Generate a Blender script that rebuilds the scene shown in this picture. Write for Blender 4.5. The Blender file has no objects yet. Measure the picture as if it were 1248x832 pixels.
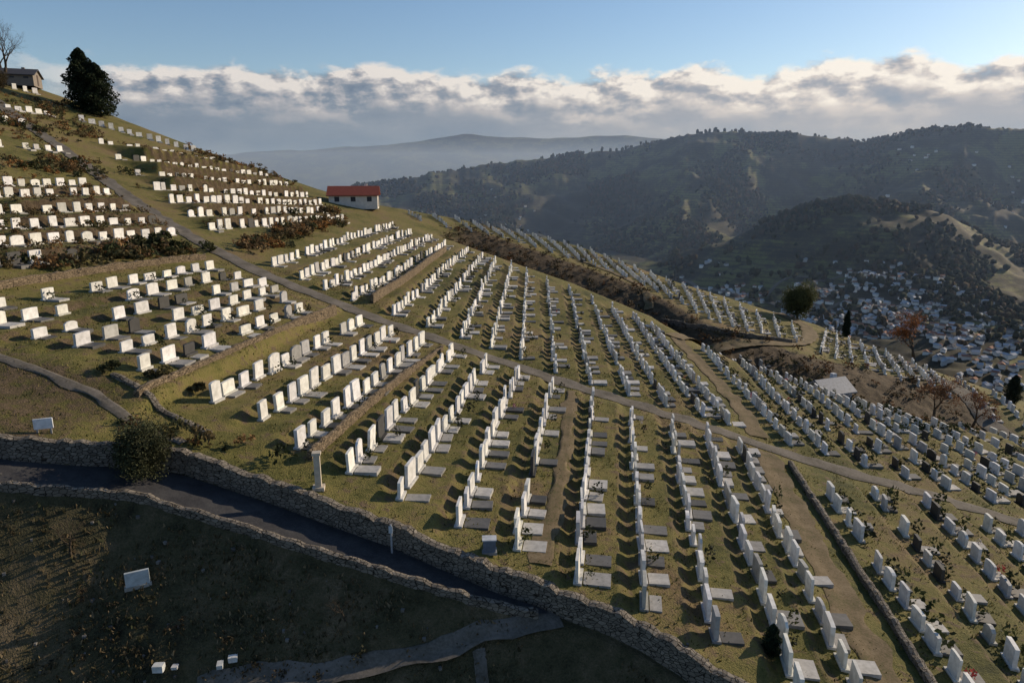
import bpy, math, numpy as np
from math import radians
from mathutils import Vector
RNG=np.random.default_rng(7)
def hsh(ix,iy,s):
    n=(ix.astype(np.int64)*374761393+iy.astype(np.int64)*668265263+s*974711)&0xffffffff
    n=((n^(n>>13))*1274126177)&0xffffffff
    n=(n^(n>>16))&0xffff
    return n/65535.0
def vn(x,y,s=0):
    ix=np.floor(x);iy=np.floor(y);fx=x-ix;fy=y-iy
    fx=fx*fx*(3-2*fx);fy=fy*fy*(3-2*fy)
    a=hsh(ix,iy,s);b=hsh(ix+1,iy,s);c=hsh(ix,iy+1,s);d=hsh(ix+1,iy+1,s)
    return (a*(1-fx)+b*fx)*(1-fy)+(c*(1-fx)+d*fx)*fy-.5
def fbm(x,y,o=4,s=0):
    r=0;a=1
    for i in range(o):
        r=r+a*vn(x*2**i+i*7.3,y*2**i-i*3.1,s+i);a*=.5
    return r
def ss(a,b,x):
    t=np.clip((x-a)/(b-a),0,1);return t*t*(3-2*t)
# ---------------------------------------------------------------- plan of the cemetery (metres)
def pair(a,b): return [(a[i],b[i]) for i in range(len(a))]
C=pair([(-20.1,30.5),(-17.2,28.6),(-14.4,28.3),(-11.5,27.3),(-8.8,26.2),(-6.0,25.6),(-3.5,24.9),(-.8,24.0),(1.8,23.6),(4.4,22.6),(7.0,20.6),(9.3,19)],
       [(-19.2,50.8),(-16.6,50.6),(-14.1,50.3),(-11.6,49.8),(-9.0,49.4),(-6.5,48.9),(-3.8,48.2),(-.9,47.2),(1.9,46.7),(4.6,46.4),(7.0,46.2),(9.2,45.6)])
D=pair([(13.9,20),(17.1,19),(20.4,19),(23.4,20),(26.1,24),(28.6,28),(31.3,32),(34,34)],
       [(13.8,42.6),(17.2,43.4),(20.6,44.2),(23.6,44.0),(26.1,43.5),(28.4,42.6),(31.2,41.6),(34,40.8)])
F=pair([(-31.4,60.3),(-27.8,58.2),(-25,57.1),(-22.2,56),(-18.1,55),(-14.9,54.3),(-11.9,53.9),(-9.3,53.4),(-6.7,52.6),(-3.9,51.6),(-1,50.9),(1.9,50.4),(4.7,50),(7.4,49.8),(9.3,49.4)],
       [(-34,106),(-30.3,103),(-27,103),(-23.8,99),(-20.5,99),(-18,97),(-16,96),(-13.5,95),(-11,92),(-8,89.5),(-5,88.5),(-2,85.5),(.4,83.5),(3,81.5),(5,79)])
E=pair([(13.5,48.3),(15.9,48),(18.5,47.6),(21.4,47.6),(24.1,47.4),(26.9,47.2),(29.8,46.8),(32.8,46.2),(35.8,46),(39,46),(42.2,46),(45.4,46)],
       [(10.4,74),(13.6,82),(16,83),(18.3,82),(20.7,80),(22.8,78),(25,74),(27.3,70),(30.5,66),(34,68),(38,70),(42,72)])
I=pair([(-92,112),(-79,99.5),(-71,92.5),(-63.5,86),(-57,80.5),(-52,76),(-47,72),(-42.7,68.5)],
       [(-76,122),(-68,121),(-62,121),(-57,118),(-51,113),(-47,109),(-43,104),(-39,98)])
J=pair([(-109,115),(-95,100.5),(-86,90),(-74,76),(-60,60),(-56.8,56.8),(-52.4,52.5),(-49,48.5),(-45.4,44.6),(-41.9,40.5)],
       [(-106,121),(-93,108),(-85,94),(-73,86),(-59,74),(-56,72),(-50.5,67.5),(-46,65.5),(-42.6,62.9),(-40.6,49.7)])
K=pair([(-35.8,34.1),(-33.4,31.7),(-30.7,31.3),(-28.4,31.6),(-26.3,32.2),(-24.0,30.5)],
       [(-33.7,55),(-30.9,54.3),(-28.4,53.7),(-26.5,52.2),(-24.6,51.8),(-22.8,50.6)])
def lin(pts,n):
    pts=np.array(pts,float);t=np.linspace(0,len(pts)-1,n);i=np.arange(len(pts))
    return list(zip(np.interp(t,i,pts[:,0]),np.interp(t,i,pts[:,1])))
Hr=pair(lin([(-33,119),(-24,123),(-18,124),(-11,121),(-5,118),(0,115),(6,108),(10,101),(13,94),(16,92),(20,91),(25,92)],25),
        lin([(-37,124),(-30,135),(-24,138),(-17,139),(-10,139),(-4,137),(2,130),(8,123),(14,119),(18,115),(23,111),(28,107)],25))
G=pair(lin([(27,88.5),(34,86),(41,84)],9),lin([(34,110),(39,104),(44,99)],9))
M=pair([(44,80),(47,79),(50,77),(53,75),(56,73)],[(46.5,95),(49.5,92),(53,90),(56,86),(59,84)])
PATH=[(-112,112),(-88,96),(-68,83),(-49.8,69.1),(-36.2,60),(-29.6,56.6),(-19.5,53),(-11.7,51.7),(-6.2,50.6),(1.4,48.9),(7.4,48),(12.9,46.4),(18.1,45.6),(23,45.5),(27.3,44.6),(34,43.2),(45,41),(70,36)]
YWX=[-120,-60,-24,-18.5,-13.3,-8.4,-4.1,-2.2,1.6,5,12,40,200];YWY=[10,19,23.1,25.7,25.3,24.6,23.7,23.5,22.8,21,17.5,6,-60]
SWX=[-120,-24,-18,-13,-8,-4,-1,5];SWY=[2.0,2.0,2.3,2.0,1.5,.7,.15,.15]
YCX=[-300,-60,-45,-30,-7,13,34,45,60,100,300];YCY=[124,124,122,134,140,120,112,97,90,80,60]
YBX=[-25,-19,-5,5.6,13,25,60];YBY=[115,112,104,95,81,75,80]
def stairs(x,y,rows,slope,amp):
    dz=np.zeros_like(x);bk=np.zeros_like(x)
    for (a0,a1),(b0,b1) in zip(rows[:-1],rows[1:]):
        def xr(p,q):
            yy=np.clip(y,p[1]-3,q[1]+3);return p[0]+(yy-p[1])/(q[1]-p[1])*(q[0]-p[0])
        xa=xr(a0,a1)+.0;xb=xr(b0,b1);w=np.maximum(.5,xb-xa);fr=(x-xa)/w
        lo=max(a0[1],b0[1]);hi=min(a1[1],b1[1]);m=ss(lo-2.2,lo,y)*(1-ss(hi,hi+2.2,y))*((fr>=0)&(fr<1))
        e=1-.45/w
        s0=e-.6/w
        st=np.where(fr<s0,0,np.where(fr>e,1,(fr-s0)/(e-s0)));st=st*st*(3-2*st)
        dz+=-slope*w*(st-fr)*amp*m
        bk+=m*ss(s0-.12,s0+.02,fr)*(1-ss(e,e+.08,fr))
    return dz,bk
def near_extra(x,y):
    dz=np.zeros_like(x);bk=np.zeros_like(x)
    for rows,sl,amp,bw in ((C,.23,.7,.5),(D,.23,.6,.45),(F,.23,.7,.5),(E,.23,.7,.5),(K,.23,.8,.6),(J[4:],.23,.95,1.0),(I[1:],.3,.9,.8)):
        d,b=stairs(x,y,rows,sl,amp);dz+=d;bk=np.maximum(bk,b*bw)
    return dz,bk
def H(x,y,full=False):
    x=np.asarray(x,float);y=np.asarray(y,float);shp=x.shape;x=x.ravel();y=y.ravel()
    r=np.hypot(x,y)
    h=-.23*x+.12*8*np.log1p(np.exp(np.clip((-x-58)/8,-30,30)))
    h=h-.25*8*np.log1p(np.exp(np.clip((x-68)/8,-30,60)))
    yc=np.interp(x,YCX,YCY);d=np.maximum(0,y-yc)
    h=h-np.where(d<12,.018*d*d,.018*144+.43*(d-12))
    yb=np.interp(x,YBX,YBY);mb=ss(-36,-20,x)*(1-ss(38,52,x))
    h=h-2.6*np.exp(-((y-yb)/6)**2)*mb
    yw=np.interp(x,YWX,YWY);dd=yw-y;sw=np.interp(x,SWX,SWY)
    h=h-.9*ss(0,.25,dd)-.75*np.maximum(0,dd-.5-sw)
    dl=np.maximum(0,-x-118); h=h-np.where(dl<60,.004*dl**2,14.4+.45*(dl-60))
    h=h+.10*fbm(x*.25,y*.25,3,5)+.6*fbm(x*.03,y*.03,2,9)*ss(20,60,r)+.25*fbm(x*.5,y*.5,3,6)*ss(2.5,5,dd)*(r<60)
    h=h+.6*ss(-21.5,-21.9,x)*ss(-38,-24,x)*ss(26,30,y)*(1-ss(50,54,y))*(x<-21)
    bk=np.zeros_like(x)
    k=np.where((r<175)&(y>15))[0]
    dz,b=near_extra(x[k],y[k]);h[k]+=dz;bk[k]=b
    bk=np.maximum(bk,mb*ss(-9,-4,y-yb)*(1-ss(8,13,y-yb)))
    h=h+bk*.25*fbm(x*1.3,y*1.3,2,77)*(r<300)
    bk=np.maximum(bk,.62*ss(-20,-24,x)*(1-ss(28.5,32,y)))
    bk=np.maximum(bk,.55*ss(-34,-38,x)*(1-ss(-44,-40,-x))*(r<80))
    far=FAR(x,y);z=np.maximum(h,far)
    if full: return z.reshape(shp),bk.reshape(shp),(far>h).reshape(shp),dd.reshape(shp)
    return z.reshape(shp)
CA=[-60,-35,-25,-19.9,-9.7,-2.9,1.2,5.9,9,13.8,18.5,24.2,28.8,50,90]
CZ=[-140,-120,-80,-32,30,60,76,113,118,102,87,115,102,60,-50]
def FAR(x,y):
    r=np.hypot(x,y)+1e-6;a=np.degrees(np.arctan2(x,y))
    fl=-178+25*fbm(x/400,y/400,3,21)
    cr=np.interp(a,CA,CZ)+16+7*vn(a*1.3,a*0,3)+4*vn(a*4,a*0,6)
    R0=2200+250*vn(a*.12,a*0,4)
    t=np.clip((r-1250)/(R0-1250),0,1);e=4*t*(1-t);am=np.clip((cr-fl)/290,.1,1)
    rid=np.abs(fbm(x/430,y/430,5,31))
    z1=fl+(cr-fl)*(t**1.15)+((rid*-210+14)*e+30*fbm(x/120,y/120,4,8)*e)*am
    z1=np.where(r>R0,cr-.12*(r-R0),z1)
    c2=np.interp(a,[-70,-45,-35,-30,-26,-18,-12,-5,1,10,30,60],[60,120,200,215,250,330,440,400,430,300,200,100])
    t2=np.clip((r-6000)/2000,0,1)
    z2=-300+(c2+300)*t2+160*fbm(x/1200,y/1200,4,41)*t2*(1-t2)*4
    z2=np.where(r>8000,c2-.05*(r-8000)+25*vn(a*.7,a*0,9),z2)
    u=x-395;v=y-1220
    z3=-180+152*np.exp(-np.where(u<0,np.abs(u/250)**1.7,np.abs(u/330)**1.7)-np.where(v<0,np.abs(v/210)**1.35,np.abs(v/200)**2))+16*fbm(x/110,y/110,4,13)-30*(np.abs(fbm(x/150,y/150,4,17)))+8
    return np.maximum(np.maximum(z1,z2),np.maximum(fl,z3))
# ---------------------------------------------------------------- material helpers
def mat(name):
    m=bpy.data.materials.new(name);m.use_nodes=True;nt=m.node_tree;b=nt.nodes['Principled BSDF'];b.inputs['Specular IOR Level'].default_value=.2;b.inputs['Roughness'].default_value=.9
    return m,nt,b
class NT:
    def __init__(s,nt): s.nt=nt
    def n(s,t,**k):
        x=s.nt.nodes.new(t)
        for a,b in k.items(): setattr(x,a,b)
        return x
    def l(s,a,b): s.nt.links.new(a,b)
    def inp(s,sock,v):
        if isinstance(v,bpy.types.NodeSocket): s.l(v,sock)
        elif isinstance(v,tuple) and len(v)==3 and sock.type=='RGBA': sock.default_value=(*v,1)
        else: sock.default_value=v
    def math(s,op,a,b=0,c=0,clamp=False):
        x=s.n('ShaderNodeMath',operation=op);x.use_clamp=clamp
        s.inp(x.inputs[0],a);s.inp(x.inputs[1],b);s.inp(x.inputs[2],c);return x.outputs[0]
    def mix(s,f,a,b,bt='MIX'):
        x=s.n('ShaderNodeMix',data_type='RGBA',blend_type=bt);s.inp(x.inputs[0],f);s.inp(x.inputs[6],a);s.inp(x.inputs[7],b);return x.outputs[2]
    def noise(s,vec,scale,detail=4,rough=.55,dist=0):
        x=s.n('ShaderNodeTexNoise');s.l(vec,x.inputs['Vector']);x.inputs['Scale'].default_value=scale;x.inputs['Detail'].default_value=detail;x.inputs['Roughness'].default_value=rough;x.inputs['Distortion'].default_value=dist;return x.outputs['Fac']
    def ramp(s,f,st):
        x=s.n('ShaderNodeValToRGB');s.l(f,x.inputs[0]);e=x.color_ramp.elements
        while len(e)<len(st): e.new(.5)
        for q,(p,c) in zip(e,st): q.position=p;q.color=(*c,1)
        return x.outputs[0]
    def sstep(s,v,a,b):
        x=s.n('ShaderNodeMapRange',interpolation_type='SMOOTHSTEP');s.l(v,x.inputs[0]);x.inputs[1].default_value=a;x.inputs[2].default_value=b;return x.outputs[0]
    def bump(s,hgt,st,dist,b):
        x=s.n('ShaderNodeBump');x.inputs['Strength'].default_value=st;x.inputs['Distance'].default_value=dist;s.l(hgt,x.inputs['Height']);s.l(x.outputs[0],b.inputs['Normal'])
def coords(N): return N.n('ShaderNodeTexCoord').outputs['Object']
mG,nt,b=mat('hillside_ground');N=NT(nt);co=coords(N)
at=N.n('ShaderNodeAttribute',attribute_name='mask');sep=N.n('ShaderNodeSeparateColor');N.l(at.outputs['Color'],sep.inputs[0]);bankm,farm,frontm=sep.outputs
n0=N.noise(co,.06,2,.5);n1=N.noise(co,.22,3,.6);n2=N.noise(co,1.6,5,.65);n3=N.noise(co,14,2,.7)
f=N.math('ADD',N.math('MULTIPLY',n1,.45),N.math('ADD',N.math('MULTIPLY',n2,.35),N.math('MULTIPLY',n3,.25)))
f=N.math('ADD',f,N.math('MULTIPLY',N.math('SUBTRACT',n0,.5),.35))
gr=N.ramp(f,[(.38,(.045,.048,.014)),(.46,(.095,.092,.024)),(.54,(.16,.138,.042)),(.64,(.17,.12,.06))])
dirt=N.ramp(N.math('ADD',N.math('MULTIPLY',n2,.6),N.math('MULTIPLY',n3,.4)),[(.35,(.035,.025,.015)),(.5,(.08,.057,.033)),(.65,(.15,.11,.065))])
bf=N.math('ADD',bankm,N.math('MULTIPLY',N.math('SUBTRACT',n2,.5),1.4))
near=N.mix(N.sstep(bf,.3,.75),gr,dirt)
near=N.mix(N.sstep(n2,.55,.66),near,dirt)
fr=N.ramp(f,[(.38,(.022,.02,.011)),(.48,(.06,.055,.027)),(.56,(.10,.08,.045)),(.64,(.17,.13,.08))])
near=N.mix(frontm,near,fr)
N.l(near,b.inputs['Base Color'])
N.bump(N.math('ADD',N.math('MULTIPLY',n3,.6),N.math('MULTIPLY',n2,.8)),.7,.18,b)
mGF,nt,b=mat('distant_hills_ground');N=NT(nt);co=coords(N)
m1=N.noise(co,.006,5,.6,.4);m2=N.noise(co,.03,4,.65);m3=N.noise(co,.2,2,.7)
ff=N.math('ADD',N.math('MULTIPLY',m1,.6),N.math('ADD',N.math('MULTIPLY',m2,.3),N.math('MULTIPLY',m3,.15)))
fc=N.ramp(ff,[(.42,(.015,.017,.009)),(.50,(.03,.029,.015)),(.54,(.055,.052,.024)),(.59,(.12,.125,.038)),(.66,(.05,.045,.023))])
sz=N.n('ShaderNodeSeparateXYZ');N.l(co,sz.inputs[0])
wv=N.math('SINE',N.math('ADD',N.math('MULTIPLY',sz.outputs[2],1.1),N.math('MULTIPLY',m2,5)))
fc=N.mix(N.math('MULTIPLY',N.sstep(wv,.1,.9),.5),fc,(.015,.014,.01))
N.l(fc,b.inputs['Base Color'])
def tintmat(name,rough=.8,spec=.2,ns=6,lo=.75,hi=1.1,bumps=.2,trans=0):
    m,nt,b=mat(name);N=NT(nt);co=coords(N);a=N.n('ShaderNodeAttribute',attribute_name='tint')
    n=N.noise(co,ns,3,.65);r=N.ramp(n,[(.3,(lo,lo,lo*.98)),(.65,(hi,hi,hi))])
    c=N.mix(1.0,a.outputs['Color'],r,'MULTIPLY');N.l(c,b.inputs['Base Color']);b.inputs['Roughness'].default_value=rough;b.inputs['Specular IOR Level'].default_value=spec
    if bumps: N.bump(n,bumps,.05,b)
    if trans: 
        t=N.n('ShaderNodeBsdfTranslucent');N.l(c,t.inputs[0]);mx=N.n('ShaderNodeMixShader');mx.inputs[0].default_value=trans
        o=nt.nodes['Material Output'];N.l(b.outputs[0],mx.inputs[1]);N.l(t.outputs[0],mx.inputs[2]);N.l(mx.outputs[0],o.inputs[0])
    return m
mStone=tintmat('headstone_marble',.6,.4,3,.72,1.05,0);mSlab=tintmat('grave_slab',.6,.4,4,.7,1.05,0);mLeaf=tintmat('foliage',.8,.2,9,.5,1.3,0,.25)
mFar=tintmat('forest_foliage',.95,.05,.2,.6,1.3,0);mBark=tintmat('bark',.95,.1,8,.6,1.2,0);mPaint=tintmat('render_paint',.85,.2,2,.85,1.05,0)
def rockmat(name,c1,c2,sc=3.2):
    m,nt,b=mat(name);N=NT(nt);co=coords(N);v=N.n('ShaderNodeTexVoronoi',feature='DISTANCE_TO_EDGE');mp=N.n('ShaderNodeMapping');mp.inputs['Scale'].default_value=(1,1,1.7);N.l(co,mp.inputs[0]);N.l(mp.outputs[0],v.inputs['Vector']);v.inputs['Scale'].default_value=sc
    v2=N.n('ShaderNodeTexVoronoi');N.l(mp.outputs[0],v2.inputs['Vector']);v2.inputs['Scale'].default_value=sc
    sp=N.n('ShaderNodeSeparateColor');N.l(v2.outputs['Color'],sp.inputs[0])
    n=N.noise(co,7,4,.6);base=N.mix(N.math('ADD',N.math('MULTIPLY',sp.outputs[0],.6),N.math('MULTIPLY',n,.4)),c1,c2)
    e=N.sstep(v.outputs['Distance'],.01,.07);N.l(N.mix(e,(.02,.018,.014),base),b.inputs['Base Color'])
    N.bump(N.math('ADD',e,N.math('MULTIPLY',n,.4)),.8,.08,b);return m
mWall=rockmat('dry_stone_wall',(.08,.07,.058),(.25,.22,.18),4.5);mWall2=rockmat('warm_stone_wall',(.10,.075,.05),(.26,.2,.13),4.5)
def pathmat(name,c1,c2,c3,sc=2,rough=.95):
    m,nt,b=mat(name);N=NT(nt);co=coords(N);n=N.math('ADD',N.math('MULTIPLY',N.noise(co,sc,5,.7),.6),N.math('MULTIPLY',N.noise(co,sc*12,3,.7),.4))
    N.l(N.ramp(n,[(.38,c1),(.5,c2),(.62,c3)]),b.inputs['Base Color']);b.inputs['Roughness'].default_value=rough;N.bump(n,.5,.04,b);return m
mPath=pathmat('worn_path',(.08,.07,.055),(.12,.108,.09),(.17,.15,.13),.8);mTrack=pathmat('dirt_track',(.08,.075,.03),(.14,.105,.06),(.2,.155,.095),.9)
mAsph=pathmat('asphalt',(.028,.028,.03),(.042,.042,.045),(.06,.06,.06),1.2,.8)
# ---------------------------------------------------------------- mesh helpers
def inst_mesh(name,faces,V,tint=None,m=None,smooth=False,parent=None):
    V=np.asarray(V,float);n,k=V.shape[:2];flat=np.concatenate([np.array(f) for f in faces]);ls=np.array([len(f) for f in faces])
    loops=(flat[None]+k*np.arange(n)[:,None]).ravel();tot=np.tile(ls,n);st=np.concatenate([[0],np.cumsum(tot)[:-1]])
    me=bpy.data.meshes.new(name);me.vertices.add(n*k);me.vertices.foreach_set('co',V.astype(np.float32).ravel())
    me.loops.add(len(loops));me.loops.foreach_set('vertex_index',loops.astype(np.int32));me.polygons.add(len(tot));me.polygons.foreach_set('loop_start',st.astype(np.int32))
    me.update(calc_edges=True)
    me.polygons.foreach_set('use_smooth',np.full(len(tot),bool(smooth)))
    if tint is not None:
        a=me.attributes.new('tint','FLOAT_COLOR','POINT');t=np.ones((n,k,4));t[:,:,:3]=np.asarray(tint,float).reshape(n,1,3);a.data.foreach_set('color',t.astype(np.float32).ravel())
    if m: me.materials.append(m)
    ob=bpy.data.objects.new(name,me);bpy.context.collection.objects.link(ob)
    if parent: ob.parent=parent
    return ob
BOXF=[(0,3,2,1),(4,5,6,7),(0,1,5,4),(1,2,6,5),(2,3,7,6),(3,0,4,7)]
def boxV(c,u,w,d,h):
    c=np.asarray(c,float);u=np.asarray(u,float);n=len(c);v=np.stack([-u[:,1],u[:,0]],-1);w=np.broadcast_to(w,n);d=np.broadcast_to(d,n);h=np.broadcast_to(h,n)
    out=np.zeros((n,8,3));sg=[(-1,-1),(1,-1),(1,1),(-1,1)]
    for i in range(8):
        a,b=sg[i%4];out[:,i,0]=c[:,0]+a*u[:,0]*w/2+b*v[:,0]*d/2;out[:,i,1]=c[:,1]+a*u[:,1]*w/2+b*v[:,1]*d/2;out[:,i,2]=c[:,2]+(h if i>3 else 0)
    return out
QUAD=[(0,1,2,3)]
def leafV(P,s,flat=1.0):
    n=len(P);a=RNG.normal(size=(n,3));a[:,2]*=flat;a/=np.linalg.norm(a,axis=1)[:,None]+1e-9;b=np.cross(a,RNG.normal(size=(n,3)));b/=np.linalg.norm(b,axis=1)[:,None]+1e-9
    s=np.broadcast_to(s,n)[:,None]*RNG.uniform(.6,1.3,(n,1));return np.stack([P-a*s,P-b*s*.6,P+a*s,P+b*s*.6],1)
def clump(c,rad,n,s,col,var=.35,ncl=0,lo=.5):
    c=np.array(c,float);rad=np.array(rad,float)
    if ncl:
        q=RNG.normal(size=(ncl,3));q/=np.linalg.norm(q,axis=1)[:,None];q*=RNG.uniform(.35,.85,(ncl,1));k=RNG.integers(0,ncl,n)
        cr=RNG.uniform(.25,.5,ncl);d=RNG.normal(size=(n,3));d/=np.linalg.norm(d,axis=1)[:,None];P=q[k]+d*cr[k][:,None]*RNG.uniform(.5,1.05,(n,1));sh=RNG.uniform(.6,1.3,ncl)[k]
    else:
        d=RNG.normal(size=(n,3));d/=np.linalg.norm(d,axis=1)[:,None];P=d*RNG.uniform(lo,1.05,(n,1));sh=np.ones(n)
    P=P*rad+c;T=np.array(col)[None]*(sh*RNG.uniform(1-var,1+var,n))[:,None]
    return leafV(P,s),T
# ---------------------------------------------------------------- terrain sheet
ang=np.concatenate([np.arange(-180,-50,3.0),np.arange(-50,36,.115),np.arange(36,180,3.0)])
rad=np.concatenate([[0.5,3,6,9],9+np.arange(1,8)*.9,16.0*np.exp(np.arange(0,970)*.0069)])
A,R=np.meshgrid(np.radians(ang),rad);X=R*np.sin(A);Y=R*np.cos(A);Z,BK,FM,DD=H(X,Y,True)
nr,na=X.shape;co3=np.stack([X,Y,Z],-1).reshape(-1,3)
i=np.arange(nr-1)[:,None];j=np.arange(na)[None,:];j2=(j+1)%na
q=np.stack([i*na+j,i*na+j2,(i+1)*na+j2,(i+1)*na+j],-1).reshape(-1,4)[:,::-1]
me=bpy.data.meshes.new('ground');me.vertices.add(len(co3));me.vertices.foreach_set('co',co3.astype(np.float32).ravel());me.loops.add(q.size);me.loops.foreach_set('vertex_index',q.astype(np.int32).ravel())
me.polygons.add(len(q));me.polygons.foreach_set('loop_start',(np.arange(len(q))*4).astype(np.int32));me.update(calc_edges=True);me.polygons.foreach_set('use_smooth',np.ones(len(q),bool))
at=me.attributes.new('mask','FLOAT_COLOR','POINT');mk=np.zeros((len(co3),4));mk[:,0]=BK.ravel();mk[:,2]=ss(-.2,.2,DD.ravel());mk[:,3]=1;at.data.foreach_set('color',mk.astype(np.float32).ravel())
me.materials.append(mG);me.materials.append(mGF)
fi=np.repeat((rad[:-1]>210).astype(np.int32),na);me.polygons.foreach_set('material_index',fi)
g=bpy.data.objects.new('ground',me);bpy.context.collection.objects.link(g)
# ---------------------------------------------------------------- ribbons and walls
def dens(pts,step=.6,smooth=True):
    P=np.array(pts,float)
    if smooth:
        for _ in range(2):
            Q=[P[0]]
            for a,b in zip(P[:-1],P[1:]): Q+=[a*.75+b*.25,a*.25+b*.75]
            Q.append(P[-1]);P=np.array(Q)
    s=np.concatenate([[0],np.cumsum(np.hypot(*np.diff(P,axis=0).T))]);t=np.arange(0,s[-1],step);t=np.append(t,s[-1])
    return np.stack([np.interp(t,s,P[:,0]),np.interp(t,s,P[:,1])],-1)
def tang(P):
    T=np.gradient(P,axis=0);return T/(np.linalg.norm(T,axis=1)[:,None]+1e-9)
def ribbon(name,pts,w,m,off=.05,jit=.12,smooth=True,step=.5):
    P=dens(pts,step,smooth);T=tang(P);Nn=np.stack([T[:,1],-T[:,0]],-1);k=7;s=np.linspace(-.5,.5,k)
    ww=np.broadcast_to(w,len(P)) if np.isscalar(w) else np.interp(np.linspace(0,1,len(P)),np.linspace(0,1,len(w)),w)
    jl=jit*fbm(np.arange(len(P))*.35,np.zeros(len(P)),3,11);jr=jit*fbm(np.arange(len(P))*.35,np.zeros(len(P)),3,15)
    G=P[:,None,:]+Nn[:,None,:]*(s[None,:,None]*ww[:,None,None])
    G[:,0]+=Nn*jl[:,None];G[:,-1]+=Nn*jr[:,None]
    z=H(G[...,0],G[...,1]);zm=np.maximum(z,z.mean(1,keepdims=True)-.05)+off+.0007*np.hypot(G[...,0],G[...,1]);zm[:,0]-=off*.9;zm[:,-1]-=off*.9
    V=np.concatenate([G,zm[...,None]],-1);n=len(P)
    fa=[(a*k+c,a*k+c+1,(a+1)*k+c+1,(a+1)*k+c) for a in range(n-1) for c in range(k-1)]
    return inst_mesh(name,fa,V.reshape(1,-1,3),None,m,True)
def wall(name,pts,th,zb,zt,m,smooth=True,jit=.06,step=.35):
    P=dens(pts,step,smooth);T=tang(P);Nn=np.stack([T[:,1],-T[:,0]],-1);n=len(P)
    L=P+Nn*th/2;Rr=P-Nn*th/2;b=zb(P[:,0],P[:,1]);t=zt(P[:,0],P[:,1])+jit*RNG.uniform(-1,1,n)
    V=np.zeros((n,6,3));V[:,0,:2]=L;V[:,1,:2]=Rr;V[:,2,:2]=Rr;V[:,3,:2]=P;V[:,4,:2]=L;V[:,5,:2]=L
    V[:,0,2]=b;V[:,1,2]=b;V[:,2,2]=t-.04;V[:,3,2]=t;V[:,4,2]=t-.04;V[:,5,2]=(b+t)/2;V[:,5,:2]+=Nn*(RNG.uniform(-.03,.05,n)[:,None])
    fa=[]
    for a in range(n-1):
        for c in range(6):
            d=(c+1)%6;fa.append((a*6+c,a*6+d,(a+1)*6+d,(a+1)*6+c))
    fa.append(tuple(range(6)));fa.append(tuple((n-1)*6+c for c in range(5,-1,-1)))
    return inst_mesh(name,fa,V.reshape(1,-1,3),None,m)
ribbon('path',PATH,[2.4,2.2,2.0,1.9,1.8,1.7,1.7,1.6,1.7,2.0,2.2],mPath,.05,.3)
ribbon('dirt_track',[(10.9,17),(10.7,25),(10.8,33),(10.9,45.6)],1.5,mTrack,.04,.5)
ribbon('dirt_track',[(11.4,48.6),(10.6,58),(9.3,67),(7.6,76)],1.3,mTrack,.04,.5)
ribbon('dirt_track',[(-2.2,24.5),(-2.1,36),(-2.4,47.8)],.8,mTrack,.04,.5)
ribbon('footpath',[(-34,29.6),(-29.7,28.9),(-26.9,28.5),(-23.6,27.8),(-20.6,26.6),(-18.6,26.3)],.55,mPath,.05,.3)
ribbon('footpath',[(-13.5,18.1),(-12,18.7),(-9.5,19.5),(-7.1,20.2),(-3.8,21.7),(-1.4,22.9)],.75,mPath,.05,.3)
ribbon('footpath',[(-3.4,18.6),(-3.6,19.8),(-4.2,21.2)],.4,mPath,.05,.2)
ribbon('lane',[(7.5,76),(10,80),(13,84),(18,86.5),(23,89),(29,99),(31,110),(28,116)],2.2,mTrack,.1,.3)
ribbon('lane',[(40,100),(43,92),(44,85),(43,76),(46,66),(52,60)],2.6,mPath,.12,.2)
ribbon('lane',[(-4,119),(3,112),(6,104),(6,98)],1.3,mTrack,.1,.3)
pol=lambda a,r:(r*math.sin(radians(a)),r*math.cos(radians(a)))
ribbon('valley_road',[pol(6,1100),pol(9,1010),pol(12,1000),pol(15,930),pol(19,1000),pol(23,950),pol(27,1000),pol(32,960)],7,mPath,1.2,1,True,12)
ribbon('valley_road',[pol(12,1000),pol(14,1060),pol(17,1070),pol(20,1120),pol(25,1080),pol(31,1110)],6,mPath,1.2,1,True,12)
xs=np.linspace(-62,-1.5,60);yy=np.interp(xs,YWX,YWY)-.3-np.interp(xs,SWX,SWY)/2
ribbon('asphalt_road',list(zip(xs,yy)),list(np.interp(xs,SWX,SWY)*.93),mAsph,.03,.0,False)
xs=np.linspace(-62,16,120);yw=np.interp(xs,YWX,YWY)
wall('stone_retaining_wall',list(zip(xs,yw-.12)),.4,lambda x,y:H(x,y-.6)-.6,lambda x,y:H(x,y+.6)+.14,mWall,True,.09,.3)
xs=np.linspace(-62,-2.2,90);yp=np.interp(xs,YWX,YWY)-.5-np.interp(xs,SWX,SWY)
wall('stone_parapet',list(zip(xs,yp)),.26,lambda x,y:H(x,y-.2)-.7,lambda x,y:H(x,y+.35)+.28,mWall,True,.06,.3)
wall('terrace_wall',[(-22.4,28.6),(-22.3,38.8),(-21.6,51.2)],.3,lambda x,y:H(x+.5,y)-.5,lambda x,y:H(x-.6,y)+.16,mWall2)
wall('terrace_wall',[(-13.3,27.6),(-13.2,36.7),(-12.5,49.8)],.25,lambda x,y:H(x+.5,y)-.5,lambda x,y:H(x+.4,y)+.55,mWall2)
wall('terrace_wall',[(-20.3,56.3),(-21.2,75),(-22.3,92)],.3,lambda x,y:H(x+.5,y)-.5,lambda x,y:H(x+.5,y)+.85,mWall2)
wall('terrace_wall',[(12.4,44.4),(12.6,32.5),(12.7,18)],.3,lambda x,y:H(x+.5,y)-.5,lambda x,y:H(x-.3,y)+.3,mWall)
wall('terrace_wall',[(7.5,94),(13,88),(19,88.4),(24,91)],.3,lambda x,y:H(x,y-.6)-.5,lambda x,y:H(x,y)+.6,mWall)
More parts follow.
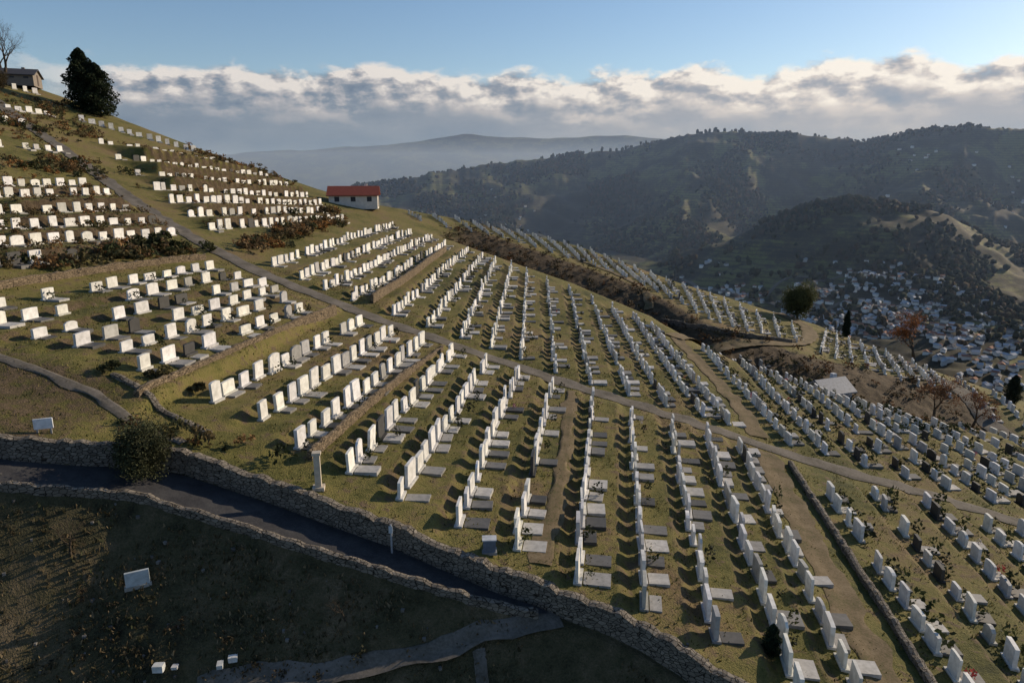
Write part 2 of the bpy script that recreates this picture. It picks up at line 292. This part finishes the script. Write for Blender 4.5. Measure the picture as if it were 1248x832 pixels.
wall('terrace_wall',[(-24.5,29.8),(-21,28.6),(-18.2,27.7)],.3,lambda x,y:H(x,y-.6)-.4,lambda x,y:H(x,y)+.2,mWall)
wall('terrace_wall',[(-38.5,38),(-37.5,50),(-36,57)],.3,lambda x,y:H(x+.5,y)-.5,lambda x,y:H(x-.2,y)+.45,mWall2)
# ---------------------------------------------------------------- graves
HSF=[tuple(range(6,-1,-1)),tuple(range(7,14))]+[(a,(a+1)%7,7+(a+1)%7,7+a) for a in range(7)]
def graves(rows,sp,w0,h0,plants,slabp=.8,side=1,miss=.04,dark=.3,ps=(.14,.3),blk=.03,turn=0):
    Ps=[];Us=[]
    for p,q_ in rows:
        p=np.array(p);q_=np.array(q_);L=np.hypot(*(q_-p));n=max(2,int(L/sp));t=(np.arange(n)+.5)/n*L+RNG.uniform(-.12,.12,n)
        t=t[RNG.random(n)>miss];u=(q_-p)/L
        P_=p+t[:,None]*u;u=u+np.array([0,turn]);u/=np.hypot(*u)
        Ps.append(P_);Us.append(np.tile(u,(len(t),1)))
    P=np.concatenate(Ps);U=np.concatenate(Us);n=len(P);a=RNG.normal(0,.045,n);U=np.stack([U[:,0]*np.cos(a)-U[:,1]*np.sin(a),U[:,0]*np.sin(a)+U[:,1]*np.cos(a)],-1)
    Vn=np.stack([U[:,1],-U[:,0]],-1)*side;P=P+Vn*RNG.normal(0,.06,n)[:,None]
    w=w0*RNG.uniform(.72,1.15,n);h=h0*RNG.uniform(.72,1.1,n);th=RNG.uniform(.1,.18,n);z=H(P[:,0],P[:,1])-.06
    ar=np.where(RNG.random(n)<.18,RNG.uniform(.04,.16,n),0.0)+.01;bv=np.where(ar>.03,ar*.9,.02)
    prof=np.stack([np.stack([-w/2,0*w],-1),np.stack([w/2,0*w],-1),np.stack([w/2,h-bv],-1),np.stack([w*.3,h-.1*bv],-1),np.stack([0*w,h+ar*.25],-1),np.stack([-w*.3,h-.1*bv],-1),np.stack([-w/2,h-bv],-1)],1)
    lean=RNG.normal(0,.03,n)
    V=np.zeros((n,14,3))
    for s in (0,1):
        o=(s-.5)*th
        for k in range(7):
            oo=o+lean*prof[:,k,1]
            V[:,s*7+k,0]=P[:,0]+U[:,0]*prof[:,k,0]+Vn[:,0]*oo;V[:,s*7+k,1]=P[:,1]+U[:,1]*prof[:,k,0]+Vn[:,1]*oo;V[:,s*7+k,2]=z+prof[:,k,1]
    br=RNG.uniform(.62,.84,n);br=np.where(RNG.random(n)<.12,RNG.uniform(.28,.55,n),br);br=np.where(RNG.random(n)<blk,.05,br)
    T=np.stack([br,br*.985,br*RNG.uniform(.88,.99,n)],-1)
    inst_mesh('headstones',HSF,V,T,mStone)
    c=np.concatenate([P+Vn*.02,z[:,None]],1);base=boxV(c,U,w+.14,.34,.16)
    k=RNG.random(n)<slabp;ln=RNG.uniform(.45,1.1,n);cc=P+Vn*(.24+ln/2)[:,None];zc=H(cc[:,0],cc[:,1])-.12
    c2=np.concatenate([cc,zc[:,None]],1)[k];sl=boxV(c2,U[k],(w*.92)[k],ln[k],.12+RNG.uniform(.05,.16,n)[k])
    bs=RNG.uniform(.2,.5,n);bs=np.where(RNG.random(n)<dark,RNG.uniform(.05,.16,n),bs)
    TS=np.stack([bs,bs*.97,bs*.92],-1)
    inst_mesh('grave_slabs',BOXF,np.concatenate([base,sl]),np.concatenate([T*.75,TS[k]]),mSlab)
    k=np.where(RNG.random(n)<plants)[0];LV=[];LT=[]
    for i_ in k:
        o=RNG.uniform(.3,.9);s=RNG.uniform(*ps);x,y=P[i_]+Vn[i_]*o+U[i_]*RNG.uniform(-.3,.3)
        col=[(.02,.03,.012),(.035,.045,.016),(.014,.02,.01)][RNG.integers(3)]
        if RNG.random()<.1: col=[(.3,.05,.05),(.35,.27,.08),(.4,.36,.36),(.25,.1,.17)][RNG.integers(4)];s*=.5
        v,t=clump((x,y,z[i_]+.2+s*.8),(s,s,s*1.3),34,s*.36,col);LV.append(v);LT.append(t)
    if LV: inst_mesh('grave_plants',QUAD,np.concatenate(LV),np.concatenate(LT),mLeaf)
graves(C,1.4,.98,1.12,.25,.75)
graves(D,1.5,.88,1.0,1.2,.8,1,.06,.65,(.25,.45),.14)
graves(F,1.35,.9,.98,.25,.65)
graves(E,1.35,.85,.95,.9,.8,1,.05,.65,(.22,.42),.12)
graves(K,1.75,1.0,.85,.25,.8,1,.14,.5,(.14,.3),.06)
graves(J,1.5,.95,.95,.2,.5,1,.12,turn=.5)
graves(I,1.35,.95,1.1,.1,.3,1,.08,turn=.7)
graves(Hr,1.25,.75,.9,.5,.5)
graves(G,1.25,.75,.9,.5,.5)
graves(M,1.4,.8,.95,.5,.5)
# ---------------------------------------------------------------- shrubs on banks
def shrubs(name,P,smin,smax,cols,n=60,zoff=.1,flat=.8):
    LV=[];LT=[];P=np.array(P);Z_=H(P[:,0],P[:,1])
    for (x,y),z in zip(P,Z_):
        s=RNG.uniform(smin,smax);col=cols[RNG.integers(len(cols))]
        v,t=clump((x,y,z+s*flat*.45+zoff*s),(s*RNG.uniform(.8,1.3),s*RNG.uniform(.8,1.3),s*flat*RNG.uniform(.7,1.1)),n,s*.17,col,.45,6);LV.append(v);LT.append(t)
    return inst_mesh(name,QUAD,np.concatenate(LV),np.concatenate(LT),mLeaf)
HE=[(.20,.115,.05),(.16,.11,.055),(.12,.09,.04),(.24,.125,.045),(.085,.085,.038)]
GR=[(.04,.05,.02),(.06,.065,.025),(.08,.07,.03)]
def bankpts(rows,n,frm=.7):
    out=[]
    for _ in range(n):
        k=RNG.integers(len(rows)-1);t=RNG.random();a=np.array(rows[k][0])*(1-t)+np.array(rows[k][1])*t;b_=np.array(rows[k+1][0])*(1-t)+np.array(rows[k+1][1])*t
        f=RNG.uniform(frm,.9);out.append(a*(1-f)+b_*f)
    return out
shrubs('heath_shrubs',bankpts(I,260),.3,.55,HE,60)
shrubs('heath_shrubs',bankpts(J,300,.3),.3,.7,HE,60)
P=[]
for _ in range(420):
    x=RNG.uniform(-28,40);yb=np.interp(x,YBX,YBY);P.append((x,yb+RNG.uniform(-4,11)))
shrubs('bramble_shrubs',P,.35,1.0,[(.045,.035,.018),(.06,.045,.022),(.035,.035,.016),(.08,.05,.025),(.12,.06,.025)],36)
def strip(p,q_,n,w): 
    p=np.array(p,float);q_=np.array(q_,float);return [p+(q_-p)*RNG.random()+RNG.normal(0,w,2) for _ in range(n)]
shrubs('heath_shrubs',strip((-36,64),(-40,98),120,.9),.5,1.2,HE,110)
shrubs('heath_shrubs',strip((-80,99),(-100,116),60,1.5)+strip((-78,123),(-58,121),50,1.0),.5,1.1,HE,80)
shrubs('heath_shrubs',strip((-41,43),(-38,60),60,.8)+strip((-66,72),(-66,84),60,2.0)+strip((-85,92),(-80,92),30,2.0),.4,1.1,HE+GR,90)
shrubs('shrub',[(-40,54.5),(-39.3,56),(-40.5,57)],1.1,1.6,GR[:2],500)
shrubs('shrub',[(-24.9,30.2),(-21.3,31.6),(-22.8,31.2)],.45,.75,GR,260)
shrubs('bramble_shrubs',strip((-22,26.9),(-14,26.6),14,.4)+strip((36,62),(50,62),50,3.5)+strip((28,73),(40,74),40,2),.3,.8,GR+HE,70)
shrubs('bramble_shrubs',[(RNG.uniform(-30,-2),RNG.uniform(12,20.5)) for _ in range(150)],.15,.5,[(.05,.04,.022),(.035,.035,.018),(.08,.06,.035)],44)
def tufts(name,P,hmin,hmax,cols):
    n=len(P);z=H(P[:,0],P[:,1]);a=RNG.uniform(0,6.28,n);h=RNG.uniform(hmin,hmax,n);w=h*RNG.uniform(.15,.4,n);l=RNG.normal(0,.35,(n,2))*h[:,None]
    V=np.zeros((n,4,3));V[:,:,:2]=P[:,None,:];V[:,:,2]=z[:,None]-.02
    dx=np.stack([np.cos(a),np.sin(a)],-1)*w[:,None]
    V[:,0,:2]-=dx;V[:,1,:2]+=dx;V[:,2,:2]+=l+dx*.35;V[:,3,:2]+=l-dx*.35;V[:,2,2]+=h;V[:,3,2]+=h*.9
    T=np.array(cols)[RNG.integers(0,len(cols),n)]*RNG.uniform(.6,1.3,(n,1));inst_mesh(name,QUAD,V,T,mLeaf)
P=np.stack([RNG.uniform(-32,6,40000),RNG.uniform(12,23,40000)],-1);yw=np.interp(P[:,0],YWX,YWY)-np.interp(P[:,0],SWX,SWY)-.9
P=P[(P[:,1]<yw)&(fbm(P[:,0]*.5,P[:,1]*.5,3,71)+RNG.uniform(-.3,.3,len(P))>-.05)];tufts('dry_grass',P,.06,.2,[(.07,.06,.028),(.12,.09,.045),(.05,.055,.025),(.17,.13,.075)])
P=np.stack([RNG.uniform(-40,30,90000),RNG.uniform(18,60,90000)],-1);yw=np.interp(P[:,0],YWX,YWY)
P=P[(P[:,1]>yw+.4)&(fbm(P[:,0]*.7,P[:,1]*.7,3,73)+RNG.uniform(-.3,.3,len(P))>.0)];tufts('grass_tufts',P,.05,.14,[(.07,.075,.02),(.12,.115,.03),(.18,.15,.055),(.06,.06,.018)])
# ---------------------------------------------------------------- trees
def limb_mesh(segs):
    V=[];
    for p0,p1,r0,r1 in segs:
        d=p1-p0;d=d/(np.linalg.norm(d)+1e-9);a=np.cross(d,[.3,.9,.2]);a/=np.linalg.norm(a);b_=np.cross(d,a);v=[]
        for p,r in ((p0,r0),(p1,r1)):
            for k in range(5):
                an=k*2*math.pi/5;v.append(p+(a*math.cos(an)+b_*math.sin(an))*r)
        V.append(v)
    return np.array(V)
LIMF=[(k,(k+1)%5,5+(k+1)%5,5+k) for k in range(5)]+[(4,3,2,1,0),(5,6,7,8,9)]
def branch(segs,tips,p,d,L,r,depth,spread,up=.15,kids=3):
    q_=p.copy()
    for _ in range(2):
        d2=d+RNG.normal(0,.13,3);d2/=np.linalg.norm(d2);p2=q_+d2*L/2;segs.append((q_,p2,r,r*.8));q_=p2;r*=.8;d=d2
    if depth==0: tips.append(q_);return
    for _ in range(kids):
        e=RNG.normal(size=3);e/=np.linalg.norm(e);n=d+e*spread;n[2]+=up;n/=np.linalg.norm(n);branch(segs,tips,q_,n,L*RNG.uniform(.6,.85),r*.74,depth-1,spread,up,kids)
def tree(name,x,y,h,kind,col,w=None):
    z=float(H(np.array([x]),np.array([y]))[0])-.1;e=bpy.data.objects.new(name,None);bpy.context.collection.objects.link(e);e.location=(x,y,z)
    segs=[];tips=[];o=np.zeros(3);bark=(.07,.055,.04)
    if kind=='bare': branch(segs,tips,o,np.array([0,0,1.]),h*.26,h*.03,6 if h>9 else 5,.8,.22,3)
    elif kind=='round': branch(segs,tips,o,np.array([0,0,1.]),h*.22,h*.035,3,.8,.1,3)
    elif kind=='cypress': segs.append((o,np.array([0,0,h*.9]),h*.025,.02));[segs.append((np.array([0,0,h*t]),np.array([math.cos(a)*h*.1,math.sin(a)*h*.1,h*(t+.12)]),h*.008,.01)) for t,a in zip(np.linspace(.1,.75,14),np.arange(14)*2.4)]
    S_=limb_mesh(segs)
    if kind=='bare': S_*=h/max(1e-3,S_[:,:,2].max())
    inst_mesh('trunk_and_limbs',LIMF,S_,np.tile(bark,(len(segs),1)),mBark,True,e)
    V=[];T=[]
    if kind=='round':
        w=w or h*.5
        v,t=clump((0,0,h*.55),(w,w,h*.48),9000,h*.017,col,.4,34);V.append(v);T.append(t)
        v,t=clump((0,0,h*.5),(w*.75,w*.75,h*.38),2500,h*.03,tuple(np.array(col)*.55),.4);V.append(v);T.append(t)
    elif kind=='cypress':
        w=w or h*.16;n=11000;t_=RNG.random(n)**.85;an=RNG.uniform(0,6.28,n);env=(np.sin(np.clip(t_*.93+.07,0,1)**.62*math.pi)**.6)*w*(1+.25*np.sin(an*3+t_*17)+.15*np.sin(an*5-t_*31))
        rr=env*np.sqrt(RNG.uniform(.1,1.15,n));P=np.stack([rr*np.cos(an),rr*np.sin(an),t_*h*.98+h*.03],-1);v=leafV(P,h*.02);V.append(v);T.append(np.array(col)[None]*RNG.uniform(.5,1.5,(n,1)))
    elif kind=='bare' and col:
        tp=S_[:,5:].mean(1)[-1000:];tp=tp[tp[:,2]>h*.35];P=np.repeat(tp,3,0)+RNG.normal(0,h*.03,(len(tp)*3,3));V.append(leafV(P,h*.014));T.append(np.array(col)[None]*RNG.uniform(.5,1.5,(len(P),1)))
    if V: inst_mesh('crown',QUAD,np.concatenate(V),np.concatenate(T),mLeaf,False,e)
    return e
tree('cypress_tree',-97,121,11,'cypress',(.022,.032,.015),2.6);tree('cypress_tree',-94.6,121.5,9.4,'cypress',(.022,.032,.015),2.7)
tree('bare_tree',-111,119,12,'bare',None);tree('bare_tree',-118,126,8,'bare',None)
tree('round_shrub_tree',-19.2,24.4,2.7,'round',(.07,.075,.035),1.45)
tree('broadleaf_tree',31,115,6.2,'round',(.10,.11,.045),2.7)
tree('cypress_tree',37,110,4.2,'cypress',(.02,.03,.018),.5)
tree('autumn_tree',45,104,8,'bare',(.24,.10,.04))
tree('bare_tree',31,66,5.2,'bare',(.18,.09,.045));tree('bare_tree',37,71,4.6,'bare',(.18,.08,.035));tree('bare_tree',41,64,4.2,'bare',(.16,.09,.05))
tree('cypress_tree',51,90,3.6,'cypress',(.025,.034,.02),.8);tree('broadleaf_tree',44,72,2.8,'round',(.05,.06,.03),1.3)
tree('bare_shrub',-9.2,21.0,1.3,'bare',None);tree('bare_shrub',-19.6,20.4,1.5,'bare',None);tree('bare_shrub',-2.2,20.6,.7,'bare',None);tree('bare_shrub',-22,17.8,1.2,'bare',None)
tree('broadleaf_tree',-104,109,4,'round',(.07,.055,.03),2.4);tree('conifer_shrub',6.6,23.5,1.3,'cypress',(.02,.035,.018),.3)
# ---------------------------------------------------------------- buildings and small fixtures
def house(name,x,y,yaw,w,d,h,rh,wallc,roofc,nw=3):
    z=float(H(np.array([x]),np.array([y]))[0])-.5;e=bpy.data.objects.new(name,None);bpy.context.collection.objects.link(e);e.location=(x,y,z);e.rotation_euler=(0,0,yaw);h+=.5
    V=[(-w/2,-d/2,0),(w/2,-d/2,0),(w/2,d/2,0),(-w/2,d/2,0),(-w/2,-d/2,h),(w/2,-d/2,h),(w/2,d/2,h),(-w/2,d/2,h),(-w/2,0,h+rh),(w/2,0,h+rh)]
    inst_mesh('walls',[(0,1,5,4),(2,3,7,6),(1,2,6,9,5),(3,0,4,8,7)],[V],[wallc],mPaint,False,e)
    o=.35;k=rh/(d/2)
    R_=[]
    for s in (-1,1):
        R_.append([(-w/2-o,s*(d/2+o),h-o*k+.03),(w/2+o,s*(d/2+o),h-o*k+.03),(w/2+o,0,h+rh+.03),(-w/2-o,0,h+rh+.03),(-w/2-o,s*(d/2+o),h-o*k+.18),(w/2+o,s*(d/2+o),h-o*k+.18),(w/2+o,0,h+rh+.18),(-w/2-o,0,h+rh+.18)])
    inst_mesh('roof',BOXF,R_,[roofc]*2,mSlab,False,e)
    c=[];us=[]
    for k_ in range(nw):
        xx=-w/2+(k_+.5)*w/nw
        for s in (-1,1): c.append((xx,s*(d/2+.01),.5+.8));us.append((1,0))
    inst_mesh('windows',BOXF,boxV(c,us,.8,.06,min(1.0,h-1.6)),[(.03,.035,.045)]*len(c),mSlab,False,e)
    inst_mesh('door',BOXF,boxV([(w/2+.01,0,.3)],[(0,1)],.9,.06,1.9),[(.08,.05,.03)],mSlab,False,e)
    inst_mesh('chimney',BOXF,boxV([(w*.25,d*.15,h)],[(1,0)],.5,.5,rh+.5),[wallc],mPaint,False,e)
house('red_roofed_chapel',-44.5,117,.28,8.2,4.6,1.9,1.3,(.62,.58,.52),(.30,.07,.035))
house('white_gable_house',24.5,76,.5,3.6,3.0,1.2,1.0,(.5,.52,.55),(.25,.28,.32),2)
house('dark_roofed_house',-112,121,.5,9,6,1.4,1.2,(.22,.19,.16),(.06,.055,.055),4)
def fixture(name,x,y,parts,yaw=0):
    z=float(H(np.array([x]),np.array([y]))[0])-.05;e=bpy.data.objects.new(name,None);bpy.context.collection.objects.link(e);e.location=(x,y,z);e.rotation_euler=(0,0,yaw)
    for nm,(px,py,pz),(w,d,h),col in parts: inst_mesh(nm,BOXF,boxV([(px,py,pz)],[(1,0)],w,d,h),[col],mSlab,False,e)
cr=(.55,.48,.38)
fixture('stone_pillar',-12.1,25.75,[('base',(0,0,0),(.5,.45,.18),cr),('shaft',(0,0,.18),(.26,.22,1.45),cr),('cap',(0,0,1.63),(.36,.32,.12),cr)],.3)
fixture('marker_post',-8.3,23.9,[('post',(0,0,0),(.07,.07,1.35),(.3,.32,.35)),('plate',(0,-.05,1.0),(.16,.02,.3),(.5,.55,.6))],.1)
fixture('utility_cabinet',-4.4,24.5,[('plinth',(0,0,0),(.6,.45,.12),(.25,.25,.25)),('body',(0,0,.12),(.5,.35,.5),(.12,.15,.2)),('top',(0,0,.62),(.58,.42,.05),(.5,.52,.55))],.2)
fixture('white_information_sign',-23.4,24.1,[('leg_1',(-.25,0,0),(.06,.06,.4),(.3,.3,.3)),('leg_2',(.25,0,0),(.06,.06,.4),(.3,.3,.3)),('panel',(0,0,.25),(.7,.08,.45),(.7,.72,.75))],.5)
fixture('fallen_slab',-16.9,20.3,[('slab',(0,0,.1),(.8,.1,.6),(.45,.5,.52)),('foot',(0,.1,0),(.9,.4,.14),(.3,.3,.28))],.6)
fixture('stone_litter',-12.7,19.2,[('block_1',(0,0,.03),(.3,.2,.2),(.6,.62,.62)),('block_2',(.5,.25,.03),(.35,.25,.15),(.6,.62,.62)),('block_3',(-.4,-.2,.03),(.2,.3,.15),(.5,.52,.52))],.4)
fixture('stone_litter',-15,18.4,[('block_1',(0,0,.03),(.35,.25,.25),(.6,.62,.62)),('block_2',(.5,.1,.03),(.2,.2,.1),(.5,.5,.5))],.2)
n=160;P=np.stack([RNG.uniform(-24,4,n),RNG.uniform(14,22.5,n)],-1);a=RNG.uniform(0,3,n);s=RNG.uniform(.04,.15,n)
inst_mesh('rubble',BOXF,boxV(np.concatenate([P,(H(P[:,0],P[:,1])-.03)[:,None]],1),np.stack([np.cos(a),np.sin(a)],-1),s,s*.8,s*.6+.03),np.repeat(RNG.uniform(.06,.2,(n,1)),3,1)*np.array([1,.95,.88]),mSlab)
# ---------------------------------------------------------------- far forest and village
g_=(1+5**.5)/2;iv=[]
for a,b_ in ((-1,g_),(1,g_),(-1,-g_),(1,-g_)): iv+=[(a,b_,0),(0,a,b_),(b_,0,a)]
iv=np.array(iv);ICOF=[]
for a in range(12):
    for b_ in range(a+1,12):
        for c in range(b_+1,12):
            if all(abs(np.linalg.norm(iv[p]-iv[q_])-2)<.1 for p,q_ in ((a,b_),(b_,c),(a,c))):
                nrm=np.cross(iv[b_]-iv[a],iv[c]-iv[a]);ICOF.append((a,b_,c) if nrm@iv[a]>0 else (a,c,b_))
def blob(P,rw,rh):
    n=len(P);V=np.tile(iv/1.9,(n,1,1))*RNG.uniform(.6,1.35,(n,12,1));V[:,:,0]*=rw[:,None];V[:,:,1]*=rw[:,None];V[:,:,2]=V[:,:,2]*rh[:,None]+rh[:,None]*.8
    return V+P[:,None,:]
n=80000;a=np.radians(RNG.uniform(-26,34,n));r=np.sqrt(RNG.uniform(750**2,2350**2,n));x=r*np.sin(a);y=r*np.cos(a)
dn=fbm(x/150,y/150,5,55)+RNG.normal(0,.10,n);k=(dn>.25)&~((x>120)&(x<470)&(y<1330)&(dn<.42))
k|=(((x-400)/120)**2+((y-1225)/45)**2<1)
k|=(x>470)&(x<760)&(y>1050)&(y<1400)&(dn>-.1)&(RNG.random(n)<.6)
k|=(r>850)&(r<1150)&(a>.15)&(RNG.random(n)<.09)
x,y,r=x[k],y[k],r[k];z=H(x,y);s=RNG.uniform(2.4,5.2,len(x))
c0=np.array([(.022,.03,.015),(.03,.032,.016),(.055,.038,.02),(.026,.03,.016)])[RNG.integers(0,4,len(x))]
inst_mesh('forest',ICOF,blob(np.stack([x,y,z],-1),s,s*RNG.uniform(.8,1.4,len(x))),c0,mFar,True)
az_=np.concatenate([RNG.uniform(6.5,13,70),RNG.uniform(15,18,30),RNG.uniform(19,30,120),RNG.uniform(-6,3,40)]);rr=2200+RNG.uniform(-40,60,len(az_))
a=np.radians(az_);x=rr*np.sin(a);y=rr*np.cos(a);s=RNG.uniform(4,8,len(a));inst_mesh('ridge_treeline',ICOF,blob(np.stack([x,y,H(x,y)],-1),s*.7,s*1.2),np.tile((.016,.022,.012),(len(a),1)),mFar,True)
def vill(n,a0,a1,r0,r1,cl=.0):
    a=np.radians(RNG.uniform(a0,a1,n));r=RNG.uniform(r0,r1,n);x=r*np.sin(a);y=r*np.cos(a);k=fbm(x/90,y/90,3,91)+RNG.normal(0,.14,n)>cl;return x[k],y[k]
parts=[vill(950,13,30,860,1130,.03),vill(230,5,13,900,1150,.1),vill(130,-16,-3,1500,1950,.1),vill(130,18,29,1600,2000,.15),vill(130,24,30,700,880,.05)]
x=np.concatenate([p[0] for p in parts]);y=np.concatenate([p[1] for p in parts]);n=len(x);z=H(x,y)-1;a=RNG.uniform(0,3.14,n);U=np.stack([np.cos(a),np.sin(a)],-1);w=RNG.uniform(4,8,n);d=RNG.uniform(3.5,5.5,n);h=RNG.uniform(3,4.8,n)
Bx=boxV(np.stack([x,y,z],-1),U,w,d,h);b_=RNG.uniform(.5,.8,n)
inst_mesh('village_houses',BOXF,Bx,np.stack([b_,b_*.97,b_*.93],-1),mPaint)
Rf=boxV(np.stack([x,y,z+h],-1),U,w+.8,d+1,1.6)
for p,q_ in ((4,7),(5,6)):
    m_=(Rf[:,p]+Rf[:,q_])/2;m_[:,2]=Rf[:,p,2];Rf[:,p]=m_;Rf[:,q_]=m_
rc=np.array([(.32,.36,.42),(.25,.12,.08),(.38,.42,.48),(.16,.15,.15)])[RNG.integers(0,4,n)]
inst_mesh('village_roofs',BOXF,Rf,rc,mPaint)
# ---------------------------------------------------------------- haze, sky, sun, camera
hz=inst_mesh('valley_haze',BOXF,boxV([(0,5450,-320)],[(1,0)],19000,9660,540))
hm=bpy.data.materials.new('haze');hm.use_nodes=True;nt=hm.node_tree;nt.nodes.clear();o=nt.nodes.new('ShaderNodeOutputMaterial');v=nt.nodes.new('ShaderNodeVolumeScatter');v.inputs['Density'].default_value=1.8e-4;v.inputs['Color'].default_value=(.42,.58,.88,1);v.inputs['Anisotropy'].default_value=.15
nt.links.new(v.outputs[0],o.inputs['Volume']);hz.data.materials.append(hm)
SE,SA=21,50
w=bpy.data.worlds.new('World');bpy.context.scene.world=w;w.use_nodes=True;nt=w.node_tree;N=NT(nt)
sk=N.n('ShaderNodeTexSky',sky_type='NISHITA');sk.sun_disc=False;sk.sun_elevation=radians(SE);sk.sun_rotation=radians(SA);sk.altitude=400;sk.dust_density=.5;sk.air_density=1.0;sk.ozone_density=2.8
bg=nt.nodes['Background'];bg.inputs[1].default_value=.12;N.l(sk.outputs[0],bg.inputs[0])
tc=N.n('ShaderNodeTexCoord').outputs['Generated'];sx=N.n('ShaderNodeSeparateXYZ');N.l(tc,sx.inputs[0]);gx,gy,gz=sx.outputs
az=N.math('ARCTAN2',gx,gy)
cv=N.n('ShaderNodeCombineXYZ');N.l(az,cv.inputs[0]);N.l(N.math('MULTIPLY',gz,2.0),cv.inputs[1]);cvo=cv.outputs[0]
cv2=N.n('ShaderNodeVectorMath',operation='ADD');N.l(cvo,cv2.inputs[0]);cv2.inputs[1].default_value=(.012,.02,0)
cv3=N.n('ShaderNodeCombineXYZ');N.l(az,cv3.inputs[0]);N.l(N.math('MULTIPLY',gz,4.5),cv3.inputs[1])
a1=N.noise(cvo,3.2,2,.5);a2=N.noise(cvo,13,5,.58);a2b=N.noise(cv2.outputs[0],13,5,.58);a3=N.noise(cv3.outputs[0],6,4,.55)
top=N.math('ADD',.134,N.math('ADD',N.math('MULTIPLY',N.math('SUBTRACT',a1,.5),.06),N.math('MULTIPLY',N.math('SUBTRACT',a2,.5),.085)))
top=N.math('ADD',top,N.math('MULTIPLY',az,.004))
dep=N.math('SUBTRACT',top,gz)
msk=N.sstep(dep,-.004,.012)
msk=N.math('MULTIPLY',msk,N.sstep(az,-.80,-.62))
fade=N.sstep(dep,.09,.0)
lit=N.math('MULTIPLY',N.math('MULTIPLY',N.math('SUBTRACT',a2,a2b),5.0),fade)
t=N.math('ADD',N.math('MULTIPLY',dep,8.5),N.math('MULTIPLY',N.math('SUBTRACT',.5,a3),.7))
t=N.math('SUBTRACT',t,lit)
cR=N.ramp(t,[(.0,(.98,.92,.84)),(.28,(.68,.63,.60)),(.6,(.40,.41,.45)),(1,(.28,.33,.41))])
cL=N.ramp(t,[(.0,(.76,.72,.69)),(.28,(.42,.42,.45)),(.55,(.20,.25,.32)),(1,(.10,.155,.24))])
cc=N.mix(N.sstep(az,-.5,.35),cL,cR)
bg2=N.n('ShaderNodeBackground');N.l(cc,bg2.inputs[0]);bg2.inputs[1].default_value=1
mx=N.n('ShaderNodeMixShader');N.l(msk,mx.inputs[0]);N.l(bg.outputs[0],mx.inputs[1]);N.l(bg2.outputs[0],mx.inputs[2]);N.l(mx.outputs[0],nt.nodes['World Output'].inputs[0])
sd=bpy.data.lights.new('sun','SUN');sd.energy=5;sd.angle=radians(.5);sd.color=(1,.82,.6);so=bpy.data.objects.new('sun',sd);bpy.context.collection.objects.link(so)
el,az=radians(SE),radians(SA)
so.rotation_euler=Vector((math.sin(az)*math.cos(el),math.cos(az)*math.cos(el),math.sin(el))).to_track_quat('Z','Y').to_euler()
cd=bpy.data.cameras.new('camera');cam=bpy.data.objects.new('camera',cd);bpy.context.collection.objects.link(cam);cd.lens=24;cd.sensor_width=36;cd.clip_end=60000
cam.location=(0,0,16);cam.rotation_euler=(radians(90-13.8),0,radians(8.07));bpy.context.scene.camera=cam
s=bpy.context.scene;s.view_settings.view_transform='Standard';s.view_settings.look='None';s.view_settings.exposure=0
